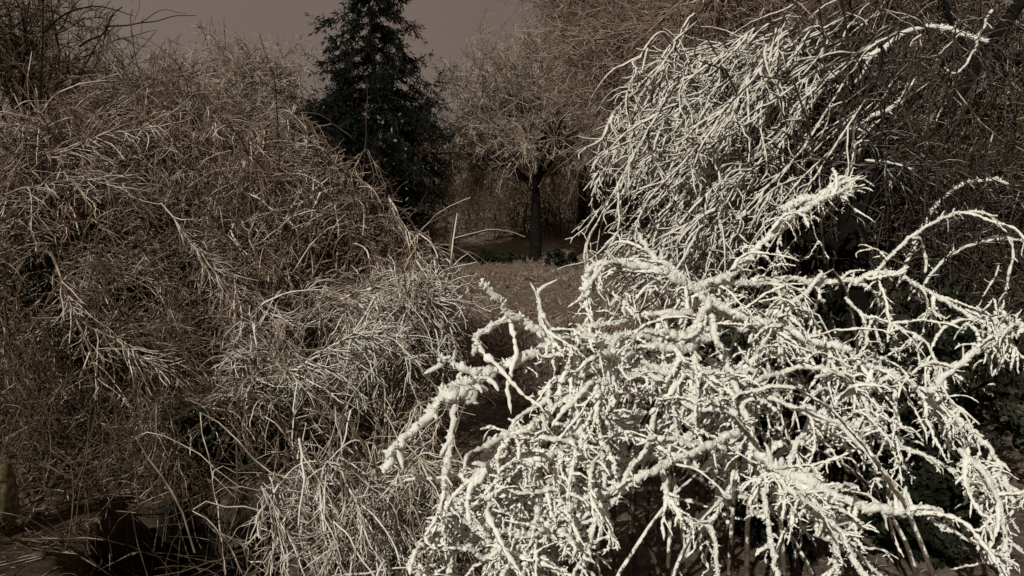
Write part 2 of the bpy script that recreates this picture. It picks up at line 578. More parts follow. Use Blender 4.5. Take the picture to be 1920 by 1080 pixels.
# single limbs that read on the left: each follows the photograph's line
root = empty('fallen_limb', 'pale dead limbs hanging through the dark left shrub', 'branches', gpos(160, 6.2))
limb_paths = []
lines = [
    ([(95, 470, 6.3), (125, 560, 6.2), (160, 640, 6.1), (190, 745, 6.05)], 0.016),
    ([(150, 600, 6.2), (190, 625, 6.2), (240, 650, 6.1), (285, 680, 6.0)], 0.011),
    ([(10, 365, 6.8), (60, 350, 6.7), (120, 340, 6.6), (195, 345, 6.5)], 0.012),
    ([(60, 320, 6.9), (110, 285, 6.8), (190, 258, 6.8), (300, 235, 6.8)], 0.011),
    ([(300, 380, 6.6), (350, 450, 6.5), (400, 510, 6.4), (430, 560, 6.3)], 0.010),
    ([(200, 800, 5.6), (300, 790, 5.6), (400, 765, 5.5), (470, 730, 5.5)], 0.004),
]
for ln, r in lines:
    P, L = spline([at(*q) for q in ln], 22)
    P = P + sm_noise(22, 4, 0.008, 3)
    V, Q = tubes(P[None], np.linspace(r * 0.7, r * 0.3, 22)[None], 6, 0.12)
    mesh('branch', V, Q, M_left, root)
    limb_paths.append(P)
lt1 = spawn(np.array(limb_paths), 150, (0.15, 0.5), 8, 0.9, 0.6, 0.05, 0.08, 0.14)
lt2 = spawn(lt1, 420, (0.05, 0.2), 5, 0.8, 0.7, 0.05, 0.08, 0.2)
V, Q = join([tubes(lt1, taper(150, 8, 0.0055, 0.003), 4), tubes(lt2, taper(420, 5, 0.0036, 0.0022), 3)])
mesh('twigs', V, Q, M_leftlow, root, kind='stuff')


# ------------------------------------------------------------------ bare trees
def bare_tree(label, base, h_fork, centre, radius, n_limb, n1, n2, n3, r_trunk, mat, tmat, rt=0.012, lean=(0, 0), n4=0, zsq=0.85, group='bare trees in the background'):
    root = empty('bare_tree', label, 'tree', base, group)
    top = base + np.array([lean[0], lean[1], h_fork])
    P, _ = spline([base - np.array([0, 0, 0.3]), base + np.array([lean[0] * 0.3 + 0.04, lean[1] * 0.3, h_fork * 0.5]), top, top * 0.6 + centre * 0.4 + [0.1, 0, 0], centre + [0, 0, radius * 0.5]], 20)
    V, Q = tubes(P[None], np.concatenate([[r_trunk * 1.5, r_trunk * 1.15], np.linspace(r_trunk, r_trunk * 0.75, 7), np.linspace(r_trunk * 0.65, r_trunk * 0.08, 11)])[None], 9, 0.06)
    mesh('trunk', V, Q, mat, root)
    limbs = []
    for i in range(n_limb):
        d = nrm(RS.randn(3))
        d[2] = abs(d[2]) * 1.1 - 0.15
        tgt = centre + nrm(d) * radius * np.array([1, 1, zsq]) * RS.uniform(0.75, 1.0)
        mid = top * 0.5 + tgt * 0.5 + np.array([0, 0, radius * 0.12]) + RS.randn(3) * radius * 0.07
        L, _ = spline([top - np.array([0, 0, h_fork * 0.1 * RS.rand()]), mid, tgt], 12)
        L = L + sm_noise(12, 3, radius * 0.02, 3)
        limbs.append(L)
        V, Q = tubes(L[None], np.linspace(r_trunk * 0.36, r_trunk * 0.06, 12)[None], 5)
        mesh('limb', V, Q, tmat if i % 3 == 0 else mat, root)
    limbs = np.array(limbs)
    s1 = spawn(limbs, n1, (radius * 0.3, radius * 0.7), 7, 0.8, 0.75, -0.1, 0.03, 0.14, 0.25)
    s2 = spawn(s1, n2, (radius * 0.15, radius * 0.4), 6, 0.8, 0.8, 0, 0.05, 0.16, 0.2)
    s3 = spawn(s2, n3, (radius * 0.06, radius * 0.2), 4, 0.7, 0.9, 0, 0.05, 0.18, 0.1)
    prt = []
    for S, a, c in ((s1, r_trunk * 0.16, rt), (s2, rt * 1.3, rt * 0.8), (s3, rt, rt * 0.6)):
        prt.append(tubes(S, taper(len(S), S.shape[1], a, c), 3))
    V, Q = join(prt)
    mesh('twigs', V, Q, tmat, root, kind='stuff')
    return root


bare_tree('round bare tree with a black trunk standing beyond the clearing', gpos(1003, 29), 2.6, at(975, 275, 29), 3.0, 24, 200, 1800, 12000,
          0.20, M_trunk, M_far, 0.009, zsq=1.0)
bare_tree('tall reddish bare tree behind the white dome shrub', gpos(1200, 33), 3.0, at(1225, 170, 33), 5.0, 20, 240, 2200, 15000,
          0.20, M_trunk, M_farred, 0.0095, zsq=1.2)
bare_tree('tall faint bare tree whose top passes out of frame beside the open sky', gpos(1090, 38), 5.0, at(1120, 130, 38), 4.2, 16, 130, 1200, 8000,
          0.2, M_trunk, M_farred, 0.010)
bare_tree('bare tree at the upper left corner with dark crossing limbs', gpos(60, 15), 2.4, at(50, 120, 15), 2.1, 12, 90, 700, 4800,
          0.11, M_trunk, M_leftdark, 0.0065)
bare_tree('thin leafless tree behind the top of the huge left shrub', gpos(330, 18), 2.2, at(330, 265, 18), 1.7, 12, 110, 900, 8000,
          0.08, M_trunk, M_far, 0.007)
bare_tree('slight bare tree between the huge left shrub and the spruce', gpos(500, 28.5), 2.6, at(490, 290, 28.5), 2.9, 14, 150, 1300, 11000,
          0.09, M_trunk, M_far, 0.010)
bare_tree('brown bare tree rising behind the white dome shrub at top right', gpos(1480, 14), 2.6, at(1430, 130, 14), 2.9, 14, 180, 1700, 14000,
          0.10, M_trunk, M_farred, 0.0065)

# far-off wood behind the clearing, one mass of brown twigs
N = 2600
x0 = RS.uniform(-26, 26, N)
y0 = RS.uniform(36, 46, N)
st0 = np.stack([x0, y0, terrain(x0, y0)], -1)
dv = nrm(np.stack([RS.randn(N) * 0.3, RS.randn(N) * 0.3, np.ones(N)], -1))
hh = RS.uniform(0.9, 3.2, N)[:, None] * (0.6 + 0.4 * np.abs(np.sin(x0 * 0.5 + y0))[:, None])
S = np.stack([st0 + dv * hh * f + RS.randn(N, 3) * 0.06 * f for f in np.linspace(0, 1, 6)], 1)
T = spawn(S, 24000, (0.25, 0.9), 4, 0.4, 1.0, 0, 0.03, 0.25, 0.1)
V, Q = join([tubes(S, taper(N, 6, 0.02, 0.01), 3), tubes(T, taper(len(T), 4, 0.016, 0.008), 3)])
mesh('thicket', V, Q, M_leftdark, kind='stuff')['label'] = 'far brown thicket closing the clearing behind the trees'

# sapling whose whip stands up against the sky, and dark limbs crossing the sky at the upper left
root = empty('sapling', 'thin dark sapling whip standing up against the open sky', 'tree', gpos(520, 15))
for ln, r in [([(528, 480, 15), (524, 300, 15), (515, 150, 15), (498, 105, 15), (485, 60, 15)], 0.018),
              ([(516, 170, 15), (505, 160, 15), (490, 150, 15)], 0.009), ([(384, 300, 15), (382, 200, 15), (386, 125, 15)], 0.013)]:
    P, L = spline([at(*q) for q in ln], 16)
    V, Q = tubes((P + sm_noise(16, 4, 0.012, 3))[None], np.linspace(r, r * 0.35, 16)[None], 5)
    mesh('stem', V, Q, M_trunk, root)
root = empty('slender_tree', 'slender dark forked tree with a limb crossing the sky at the upper left', 'tree', gpos(75, 11))
for ln, r in [([(66, 640, 11), (75, 300, 11), (78, 100, 11), (82, 0, 11), (90, -60, 11)], 0.022), ([(80, 60, 11), (130, 25, 11), (200, 15, 11), (250, 30, 11)], 0.014),
              ([(150, 90, 11), (195, 60, 11), (210, 30, 11), (228, 8, 11)], 0.016), ([(200, 48, 11), (270, 44, 11), (320, 32, 11), (368, 28, 11)], 0.011),
              ([(74, 330, 11), (120, 200, 11), (160, 120, 11), (195, 60, 11)], 0.018), ([(260, 42, 11), (300, 20, 11), (350, 24, 11)], 0.006)]:
    P, L = spline([at(*q) for q in ln], 16)
    V, Q = tubes((P + sm_noise(16, 4, 0.012, 3))[None], np.linspace(r, r * 0.35, 16)[None], 5)
    mesh('branch', V, Q, M_trunk, root)


# ------------------------------------------------------------------ spruce
def needles(B, N, L, wd, droop=0.2):
    """flat sprays of needles along the polylines B"""
    P = spawn(B, N, L, 3, 0.7, 0.8, droop, 0.2, 0.1, 0.12)
    a, m, c = P[:, 0], P[:, 1], P[:, 2]
    s = nrm(np.cross(nrm(c - a), RS.randn(N, 3))) * RS.uniform(wd * 0.6, wd, (N, 1))
    V = np.stack([a, m - s, c, m + s], 1).reshape(-1, 3)
    Q = np.arange(N * 4).reshape(-1, 4)
    return V, Q


def spruce(label, base, H, R, z0):
    root = empty('spruce_tree', label, 'tree', base)
    P = np.stack([base + np.array([0.03 * math.sin(i), 0, H * i / 12.0 - (0.2 if i == 0 else 0)]) for i in range(13)])
    V, Q = tubes(P[None], np.linspace(0.2, 0.02, 13)[None], 8, 0.05)
    mesh('trunk', V, Q, M_trunk, root)
    zs = np.concatenate([np.linspace(z0, H * 0.6, 18), np.linspace(H * 0.645, H * 0.985, 9)])
    cnt = 0
    for zi, z in enumerate(zs):
        f = (z - z0) / (H - z0)
        rr = R * (1 - f) ** 0.44 * min(1, 0.58 + f * 0.9) * (1.12 if zi % 2 else 0.82)
        nb = 8 if f < 0.7 else 6
        for j in range(nb):
            a = 2 * math.pi * (j + 0.5 * (zi % 2)) / nb + RS.uniform(-0.3, 0.3)
            l = rr * RS.uniform(0.55, 1.2)
            d = np.array([math.cos(a), math.sin(a), 0])
            p0 = base + np.array([0, 0, z])
            B, _ = spline([p0, p0 + d * l * 0.5 + np.array([0, 0, -0.08 * l]), p0 + d * l * 0.85 + np.array([0, 0, -0.30 * l]), p0 + d * l + np.array([0, 0, -0.24 * l])], 9)
            side = spawn(B[None], int(10 + 9 * l), (0.2 * l, 0.42 * l), 4, 0.7, 0.55, 0.15, 0.15, 0.1, 0.2, 0.95)
            v1 = tubes(B[None], np.linspace(0.028, 0.008, 9)[None], 3)
            n1 = needles(np.concatenate([side]), int((160 + 170 * l) * (0.7 if f > 0.6 else 1)), (0.10, 0.20), 0.022)
            n2 = needles(B[None], int(30 + 25 * l), (0.10, 0.22), 0.024)
            V, Q = join([v1, n1, n2])
            bo = mesh('bough', V, Q, M_rustneedle if RS.rand() < (0.12 if f > 0.7 else 0.03) else M_needle, root, smooth=False)
            cnt += 1
            if RS.rand() < 0.25:
                m = RS.randint(3, 9)
                S = spawn(np.concatenate([side]), m, (0.08, 0.22), 4, 0.9, 0.3, 0, 0.05, 0.05, 0.3)
                S[:, :, 2] += 0.03
                rs = np.array([0.008, 0.03, 0.032, 0.006])[None] * RS.uniform(0.6, 1.3, (m, 1))
                V, Q = tubes(S, rs, 5, 0.25)
                mesh('snow', V, Q, M_fsnow, bo, kind='stuff')
    return root


spruce('tall dark evergreen spruce flecked with snow against the sky', gpos(704, 26), 8.5, 2.75, 0.3)


# ------------------------------------------------------------------ dark evergreen shrubs
def evergreen(label, base, rx, ry, h, nb, nl, leaf=(0.05, 0.10), wd=0.022, group='dark evergreen shrubs behind the white ones', snow_n=0):
    root = empty('evergreen_shrub', label, 'shrub', base, group)
    st = []
    for i in range(nb):
        d = nrm(RS.randn(3))
        tgt = base + np.array([d[0] * rx, d[1] * ry, h * (0.25 + 0.75 * abs(d[2]) ** 0.6) * RS.uniform(0.7, 1)])
        B, _ = spline([base + RS.randn(3) * np.array([0.1, 0.1, 0]) - np.array([0, 0, 0.05]), (base + tgt) / 2 + RS.randn(3) * 0.08 + np.array([0, 0, h * 0.1]), tgt], 9)
        st.append(B)
        V, Q = tubes(B[None], np.linspace(0.022, 0.006, 9)[None], 4)
        mesh('branch', V, Q, M_trunk, root)
    st = np.array(st)
    s1 = spawn(st, nl // 25, (0.2 * h, 0.4 * h), 5, 0.6, 0.8, 0, 0.05, 0.15, 0.25)
    V, Q = needles(np.concatenate([s1]), nl, leaf, wd, 0.05)
    mesh('leaves', V, Q, M_leaf, root, kind='stuff', smooth=False)
    if snow_n:
        S = spawn(s1, snow_n, (0.06, 0.22), 4, 0.9, 0.4, 0, 0.05, 0.1, 0.4)
        V, Q = tubes(S, np.array([0.006, 0.02, 0.02, 0.005])[None] * RS.uniform(0.4, 1.0, (snow_n, 1)), 5, 0.25)
        mesh('snow', V, Q, M_fsnow, root, kind='stuff')
    return root


evergreen('wide dark evergreen shrub behind the right half of the dome shrub', gpos(1620, 8.6), 1.5, 0.8, 2.9, 30, 14000, snow_n=0)
evergreen('near black evergreen shrub filling the right edge of the frame', gpos(1900, 8.2), 1.1, 0.9, 3.4, 28, 12000)
evergreen('dark evergreen shrub low behind the thick white branches', gpos(1420, 5.4), 0.8, 0.4, 1.15, 18, 6000, (0.04, 0.08), 0.018, snow_n=0)
evergreen('dark evergreen shrub below the arching right hand branches', gpos(1720, 5.0), 0.8, 0.4, 1.2, 18, 6000, (0.04, 0.08), 0.018, snow_n=0)
evergreen('clipped low dark hedge plant lying at the foot of the round bare tree', gpos(935, 27.5), 1.1, 0.5, 0.3, 14, 2400, (0.08, 0.14), 0.04, snow_n=0)
evergreen('small dark ground shrub right of the black tree trunk', gpos(1055, 27), 0.55, 0.4, 0.5, 12, 1500, (0.08, 0.14), 0.04, snow_n=0)
evergreen('broad bush added to darken the space under the huge left shrub', gpos(200, 9.0), 1.7, 0.7, 1.7, 30, 13000, group='shrubs added as dark background', snow_n=0)  # added behind the canes so the gaps read dark
evergreen('low shrub added to darken the lower left under the hanging twigs', gpos(380, 5.6), 0.5, 0.3, 0.55, 12, 2600, (0.04, 0.08), 0.018, snow_n=0)  # added to dim this corner, where less light falls

evergreen('small black evergreen bush at the bottom right corner under the white twigs', gpos(1735, 4.0), 0.34, 0.25, 0.45, 16, 6000, (0.03, 0.06), 0.014, snow_n=0)
evergreen('little black evergreen bush at the bottom edge between white stems', gpos(1480, 3.9), 0.14, 0.15, 0.34, 10, 2600, (0.03, 0.06), 0.014, snow_n=0)

# ------------------------------------------------------------------ the tall dome shrub (right, middle distance)
b = gpos(1540, 6.6)
GAP_DM = [(1590, 440, 70, 60), (1640, 150, 90, 60), (1360, 620, 60, 50), (1530, 330, 50, 40), (1450, 470, 40, 30), (1240, 200, 14, 30), (1210, 330, 14, 30), (1560, 230, 40, 40)]


def from_upper_right(x, y, d):
    k = RS.uniform(0.5, 1.5)
    return at(x + 230 * k, max(y - 240 * k, 30 + 60 * RS.rand()), d + 0.2)


OUT_FL = [(1095, 560), (1100, 430), (1112, 290), (1160, 230), (1230, 150), (1300, 110), (1400, 100), (1500, 150), (1530, 260), (1500, 420), (1400, 540), (1250, 600)]
can = limbs_to([b, gpos(1480, 6.4), gpos(1620, 6.6)], OUT_FL, 120, lambda x, y: 6.4 - (y - 100) / 500 * 0.9, 16, from_upper_right, 0.018)
big = [(x + 34 * np.sign(x - 1300), y + 34 * np.sign(y - 330)) for x, y in OUT_FL]
t1 = trim(spawn(can[:, 10:], 1500, (0.12, 0.55), 9, 1.0, 0.6, 0.08, 0.08, 0.18, 0.1, 1.0), big, GAP_DM, 0.3)
t2 = trim(spawn(t1, 5200, (0.03, 0.16), 5, 0.8, 0.8, 0.0, 0.08, 0.25), big, GAP_DM, 0.1)
r = empty('dome_shrub', 'tall weeping shrub whose left flank is streaked white with snow', 'shrub', b)
for c in can:
    V, Q = tubes(c[None], np.linspace(0.012, 0.004, len(c))[None], 5)
    k0 = RS.randint(11, 14)
    cs = spline(c[k0:], 34)[0]
    cs[:, 2] += 0.002
    V2, Q2 = tubes(cs[None], (np.linspace(0.0085, 0.0042, 34) * np.minimum(1, 0.3 + np.arange(34) / 9.0) * (1 + 0.14 * RS.randn(34)))[None], 6, 0.3)
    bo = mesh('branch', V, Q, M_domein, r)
    mesh('snow', V2, Q2, M_dome, bo)
V, Q = join([tubes(t1, taper(len(t1), 9, 0.0078, 0.0035), 4, 0.3), tubes(t2, taper(len(t2), 5, 0.006, 0.0028), 4, 0.3)])
mesh('twigs', V, Q, M_dome, r, kind='stuff')
# a brown weeping tree above and behind it
bb_ = gpos(1620, 8.6)
OUT_BR = [(1190, 200), (1260, 60), (1300, -80), (1700, -120), (1930, -60), (1930, 300), (1600, 260), (1400, 200)]
can = limbs_to([bb_, gpos(1750, 8.6)], OUT_BR, 60, lambda x, y: 8.2, 14, lambda x, y, d: at(x + 220 * RS.uniform(0.5, 1.3), y - 230 * RS.uniform(0.5, 1.3), d), 0.02)
t1 = spawn(can[:, 6:], 1300, (0.3, 0.9), 8, 1.1, 0.5, 0.1, 0.07, 0.10, 0.1, 1.0)
t2 = spawn(t1, 3600, (0.08, 0.35), 5, 0.8, 0.8, 0.0, 0.08, 0.2)
rt_ = shrub('weeping_tree', 'brown weeping tree whose long strands slant down behind the snow streaked shrub', bb_, can, RS.uniform(0.007, 0.012, 60),
            [(t1, 0.0068, 0.004), (t2, 0.005, 0.003)], M_farred, M_left, cat='tree')
# dim tangle on the right hand side
OUT_RT = [(1500, 560), (1520, 250), (1640, 180), (1930, 160), (1960, 640), (1700, 640)]
can = limbs_to([gpos(1650, 7.0), gpos(1800, 6.8), gpos(1930, 6.8)], OUT_RT, 40, lambda x, y: 6.6, 14, None, 0.04)
u1 = trim(spawn(can, 700, (0.25, 0.8), 9, 0.7, 0.8, 0.05, 0.08, 0.16, 0.25, 1.0), [(1440, 700), (1440, 60), (2100, 60), (2100, 700)], [(1590, 440, 60, 60), (1640, 150, 80, 50)])
u2 = spawn(u1, 1800, (0.06, 0.3), 5, 0.7, 0.8, 0.0, 0.08, 0.24)
shrub('bare_shrub', 'dim brown tangled shrub behind the arching canes at the right edge', gpos(1800, 6.8), can, RS.uniform(0.006, 0.010, 40),
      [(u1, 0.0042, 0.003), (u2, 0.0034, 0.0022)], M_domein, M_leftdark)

# black broken trunk standing among the arching canes
root = empty('broken_trunk', 'short black broken trunk standing between the arching canes', 'tree', gpos(1590, 5.6))
g0 = gpos(1590, 5.6)
tp_ = at(1596, 372, 5.6)
P, _ = spline([g0 - [0, 0, 0.15], g0 * 0.5 + tp_ * 0.5 + [0.03, 0, 0], tp_], 18)
V, Q = tubes(P[None], np.append(np.linspace(0.125, 0.092, 17), 0.03)[None], 12, 0.10)
mesh('trunk', V, Q, M_trunk, root)
for ln in [[(1575, 470, 5.6), (1520, 440, 5.55), (1470, 395, 5.5)], [(1600, 430, 5.6), (1640, 350, 5.6), (1650, 260, 5.6)]]:
    P, _ = spline([at(*q) for q in ln], 12)
    V, Q = tubes((P + sm_noise(12, 4, 0.01, 3))[None], np.linspace(0.035, 0.012, 12)[None], 7, 0.1)
    mesh('limb', V, Q, M_trunk, root)

# leaning dark trunk at the upper right
root = empty('leaning_tree', 'dark leaning trunk slanting up to the top right corner', 'tree', gpos(1680, 7.4))
P, L = spline([gpos(1660, 7.4) - np.array([0, 0, 0.2]), at(1680, 460, 7.4), at(1745, 290, 7.4), at(1830, 130, 7.3), at(1905, 20, 7.2), at(1990, -120, 7.1)], 26)
V, Q = tubes((P + sm_noise(26, 5, 0.01, 3))[None], np.linspace(0.085, 0.045, 26)[None], 9, 0.08)
mesh('trunk', V, Q, M_trunk, root)
lim = []
for ln in [[(1745, 290, 7.4), (1640, 190, 7.5), (1600, 60, 7.5), (1590, -60, 7.5)], [(1830, 130, 7.3), (1780, 30, 7.4), (1760, -80, 7.5)], [(1800, 180, 7.3), (1870, 200, 7.2), (1960, 190, 7.1)],
           [(1720, 350, 7.4), (1800, 330, 7.2), (1880, 380, 7.0)], [(1860, 90, 7.3), (1900, 120, 7.3), (1990, 60, 7.3)]]:
    P, L = spline([at(*q) for q in ln], 14)
    lim.append(P)
    V, Q = tubes((P + sm_noise(14, 4, 0.01, 3))[None], np.linspace(0.03, 0.010, 14)[None], 6)
    mesh('limb', V, Q, M_trunk, root)
s1 = spawn(np.array(lim), 160, (0.3, 1.0), 6, 0.6, 0.8, 0.1, 0.06, 0.14)
s2 = spawn(s1, 1300, (0.15, 0.5), 5, 0.7, 0.8, 0.1, 0.08, 0.14)
V, Q = join([tubes(s1, taper(len(s1), 6, 0.007, 0.004), 3), tubes(s2, taper(len(s2), 5, 0.004, 0.0025), 3)])
mesh('twigs', V, Q, M_domein, root, kind='stuff')


# ------------------------------------------------------------------ snow laden branches built one by one
def snowy_branch(root, pts, r_wood, r_snow, name='branch', spurs=0, spur_len=(0.025, 0.10), fade=0.5, wob=0.007, step=0.007):
    """a dark branch (part) carrying a lumpy roll of snow (its sub-part)"""
    _, L = spline(pts, 10)
    n = max(8, int(L / 0.03))
    P, _ = spline(pts, n)
    P = P + sm_noise(n, 4, wob, 3)
    V, Q = tubes(P[None], np.linspace(r_wood, r_wood * fade, n)[None], 6, 0.1)
    bo = mesh(name, V, Q, M_bark, root)
    m = max(12, int(L / step))
    s = np.linspace(0, n - 1, m)
    S = np.stack([np.interp(s, np.arange(n), P[:, i]) for i in range(3)], -1)
    S[:, 2] += r_snow * 0.30
    S = S + sm_noise(m, 3, r_snow * 0.22, 3)
    rr = r_snow * np.linspace(1, fade + 0.15, m) * (1 + sm_noise(m, 5, 0.10)) * (1 + sm_noise(m, 2, 0.10)) * (1 + 0.06 * RS.randn(m))
    rr = np.maximum(rr, r_wood * 0.5)
    rr[-2:] *= (0.75, 0.35)
    rr[0] *= 0.5
    rr *= 0.92
    prt = [tubes(S[None], rr[None], 9, 0.22)]
    # crumbs and little crests of rime all over the roll
    k = int(L * 230)
    cr = spawn(S[None], k, (r_snow * 0.9, r_snow * 1.7), 4, 0.35, 1.0, -0.3, 0.0, 0.35, 0.0, 1.0)
    prt.append(tubes(cr, np.array([0.5, 0.62, 0.5, 0.16])[None] * r_snow * RS.uniform(0.3, 0.7, (k, 1)), 5, 0.25))
    sp_ = None
    if spurs:
        k = int(spurs * L * 1.15)
        sp_ = spawn(P[None], k, spur_len, 6, 0.5, 0.9, 0.0, 0.08, 0.16, 0.05, 0.98)
        far_ = RS.rand(k) < 0.55
        sp_[far_] = sp_[far_, :1] + (sp_[far_] - sp_[far_, :1]) * 0.45
        V2, Q2 = tubes(sp_, taper(k, 6, 0.003, 0.002), 3)
        q = sp_.copy()
        q[:, :, 2] += 0.003
        R2 = taper(k, 6, r_snow * 0.52, r_snow * 0.30, 0.4) * (1 + 0.25 * RS.randn(k, 6)).clip(0.4, 1.7)
        R2[:, -1] *= 0.5
        prt.append(tubes(q, R2, 5, 0.18))
    V, Q = join(prt)
    mesh('snow', V, Q, M_snow, bo)
    return P


def dress(root, Ps, n1, len1, n2, len2, poly, gaps, r1=0.009, r2=0.0055, down=0.12, grav=0.13, bias=None, snowm=None):
    """drooping twigs with their own snow, spread along the given branches"""
    a = np.array([spline(P, 14)[0] for P in Ps])
    s1 = trim(spawn(a, n1, len1, 9, 0.6, 0.95, down, grav, 0.20, 0.05, 1.0, bias), poly, gaps, 0.0)
    s2 = trim(spawn(s1, n2, len2, 6, 0.6, 0.9, down * 0.5, grav, 0.2, 0.1, 1.0), poly, gaps, 0.02)
    n1, n2 = len(s1), len(s2)
    V, Q = join([tubes(s1, taper(n1, 9, 0.0035, 0.002), 3), tubes(s2, taper(n2, 6, 0.0025, 0.0015), 3)])
    mesh('twigs', V, Q, M_bark, root, kind='stuff')
    prt = []
    s3 = trim(spawn(s2, n2 * 2, (0.008, 0.030), 4, 0.5, 1.0, -0.1, 0.0, 0.3, 0.0, 1.0), poly, gaps, 0.05)
    for S, r, k in ((s1, r1, 6), (s2, r2, 5), (s3, r2 * 0.62, 4)):
        N, n, _ = S.shape
        # resample finer for lumps
        x = np.linspace(0, n - 1, n * 3)
        i = np.minimum(x.astype(int), n - 2)
        f = (x - i)[None, :, None]
        D = S[:, i] * (1 - f) + S[:, i + 1] * f
        D = D + RS.randn(*D.shape) * r * 0.10
        D[:, :, 2] += r * 0.35
        R = taper(N, n * 3, r, r * 0.55, 0.4) * (1 + 0.30 * RS.randn(N, n * 3)).clip(0.35, 1.8)
        R[:, 0] *= 0.4
        R[:, -1] *= 0.35
        R[:, -2] *= 0.85
        prt.append(tubes(D, R, k, 0.25))
    V, Q = join(prt)
    mesh('snow', V, Q, snowm or M_near, root, kind='stuff')
    return s1


# nearest shrub, the brightest: the long snow laden branches reaching left
b = gpos(1360, 3.5)
near = empty('snow_laden_shrub', 'brilliant white snow laden shrub sprawling across the lower right', 'shrub', b)
OUT_N = [(740, 1120), (780, 980), (880, 900), (920, 830), (1000, 780), (1000, 690), (960, 650), (1030, 610), (1100, 600), (1120, 620), (1320, 600), (1480, 760), (1700, 850), (1800, 800), (1930, 900), (1930, 1120)]
GAP_N = [(790, 850, 45, 40), (900, 800, 42, 50), (945, 635, 40, 22), (1180, 960, 60, 70), (1300, 930, 55, 50), (1000, 770, 50, 20), (1220, 1060, 80, 40), (1400, 1040, 70, 60), (1500, 1050, 60, 60), (1720, 1040, 90, 60), (1360, 640, 50, 40), (1180, 640, 40, 15), (1150, 745, 50, 22), (1500, 830, 40, 50)]
OUT_K = [(1060, 720), (1090, 480), (1180, 430), (1320, 500), (1420, 400), (1600, 320), (1650, 350), (1660, 470), (1850, 380), (1930, 400), (1930, 1120), (1400, 1000), (1240, 800)]
GAP_K = [(1590, 440, 60, 60), (1360, 640, 55, 42), (1780, 660, 60, 40), (1650, 590, 60, 35), (1560, 600, 50, 30), (1740, 490, 60, 50), (1830, 520, 70, 50), (1500, 730, 50, 40), (1460, 580, 40, 20), (1850, 760, 50, 40), (1490, 820, 40, 50), (1200, 550, 50, 18)]
KEY = [
    # (points, wood radius, snow radius, spurs per metre)
    ([(1330, 640, 3.5), (1200, 630, 3.35), (1085, 645, 3.2), (1000, 665, 3.05), (920, 700, 2.95), (850, 742, 2.85), (800, 790, 2.8), (750, 835, 2.75), (718, 885, 2.7)], 0.008, 0.021, 22),
    ([(1070, 650, 3.2), (1030, 640, 3.1), (985, 600, 3.05), (950, 585, 3.0), (925, 560, 2.95), (905, 535, 2.9)], 0.006, 0.016, 26),
    ([(985, 595, 3.05), (930, 605, 3.0), (900, 630, 2.95), (880, 665, 2.9)], 0.005, 0.014, 20),
    ([(1035, 640, 3.1), (1015, 600, 3.1), (1000, 545, 3.1)], 0.004, 0.010, 14),
    ([(930, 695, 2.95), (880, 700, 2.9), (850, 680, 2.9), (815, 672, 2.85)], 0.006, 0.017, 22),
    ([(850, 745, 2.85), (848, 800, 2.85), (838, 860, 2.85), (842, 955, 2.9)], 0.005, 0.013, 24),
    ([(870, 745, 2.85), (890, 740, 2.85), (850, 740, 2.83), (828, 742, 2.82)], 0.006, 0.026, 30),
    ([(1350, 700, 3.4), (1230, 700, 3.25), (1140, 715, 3.1), (1060, 755, 3.0), (980, 805, 2.9), (900, 832, 2.8)], 0.007, 0.018, 24),
    ([(1100, 800, 3.0), (1020, 860, 2.9), (950, 860, 2.85), (915, 880, 2.8), (895, 915, 2.8)], 0.006, 0.015, 22),
    ([(1380, 820, 3.2), (1290, 850, 3.05), (1200, 890, 2.95), (1110, 930, 2.9), (1060, 960, 2.85)], 0.006, 0.015, 22),
    ([(1300, 660, 3.4), (1240, 655, 3.3), (1150, 680, 3.2), (1100, 700, 3.1), (1060, 720, 3.1)], 0.006, 0.018, 20),
    ([(1330, 560, 3.6), (1300, 640, 3.45), (1305, 740, 3.3), (1290, 830, 3.2)], 0.007, 0.017, 20),
    ([(1420, 860, 3.2), (1500, 900, 3.1), (1560, 930, 3.1), (1660, 965, 3.1), (1760, 960, 3.15)], 0.008, 0.022, 22),
    ([(1330, 590, 3.5), (1420, 850, 3.25), (1430, 930, 3.2), (1460, 1100, 3.15)], 0.009, 0.014, 18),
    ([(1080, 745, 3.0), (1085, 830, 2.95), (1060, 900, 2.9), (1010, 930, 2.9), (1010, 1060, 2.9)], 0.005, 0.013, 20),
    ([(1120, 800, 3.0), (1130, 900, 2.95), (1110, 1000, 2.9), (1100, 1100, 2.9)], 0.005, 0.011, 20),
    ([(1240, 870, 3.1), (1260, 960, 3.0), (1330, 1000, 3.0), (1345, 1100, 3.0)], 0.005, 0.011, 16),
    ([(840, 930, 2.9), (900, 985, 2.9), (960, 1040, 2.9), (1000, 1100, 2.9)], 0.004, 0.009, 16),
    ([(1000, 930, 2.9), (930, 880, 2.9), (860, 890, 2.9), (760, 900, 2.9)], 0.004, 0.007, 12),
    ([(1230, 780, 3.1), (1200, 860, 3.0), (1140, 960, 2.95), (1040, 1010, 2.9), (930, 1090, 2.9)], 0.004, 0.009, 16),
    ([(1500, 905, 3.1), (1560, 1000, 3.05), (1560, 1100, 3.05)], 0.005, 0.013, 14),
    ([(1050, 930, 2.9), (960, 920, 2.9), (880, 960, 2.9), (800, 1010, 2.9), (770, 1070, 2.9)], 0.004, 0.009, 16),
    ([(1110, 960, 2.9), (1040, 1000, 2.9), (960, 1010, 2.85), (900, 1060, 2.85)], 0.004, 0.009, 16),
    ([(1800, 840, 3.3), (1850, 900, 3.2), (1880, 1000, 3.2), (1870, 1100, 3.2)], 0.005, 0.012, 14),
]
paths = []
for pts, rw, rs_, spn in KEY:
    paths.append(snowy_branch(near, [at(*q) for q in pts], rw, rs_, spurs=spn))
can = trim(arches(90, b, rad(-170), rad(150), (0.3, 1.15), (0.4, 1.2), (0.1, 0.6), (0.35, 0.8), 12, 0.05, 0.5), OUT_N, GAP_N, 0)[:30]
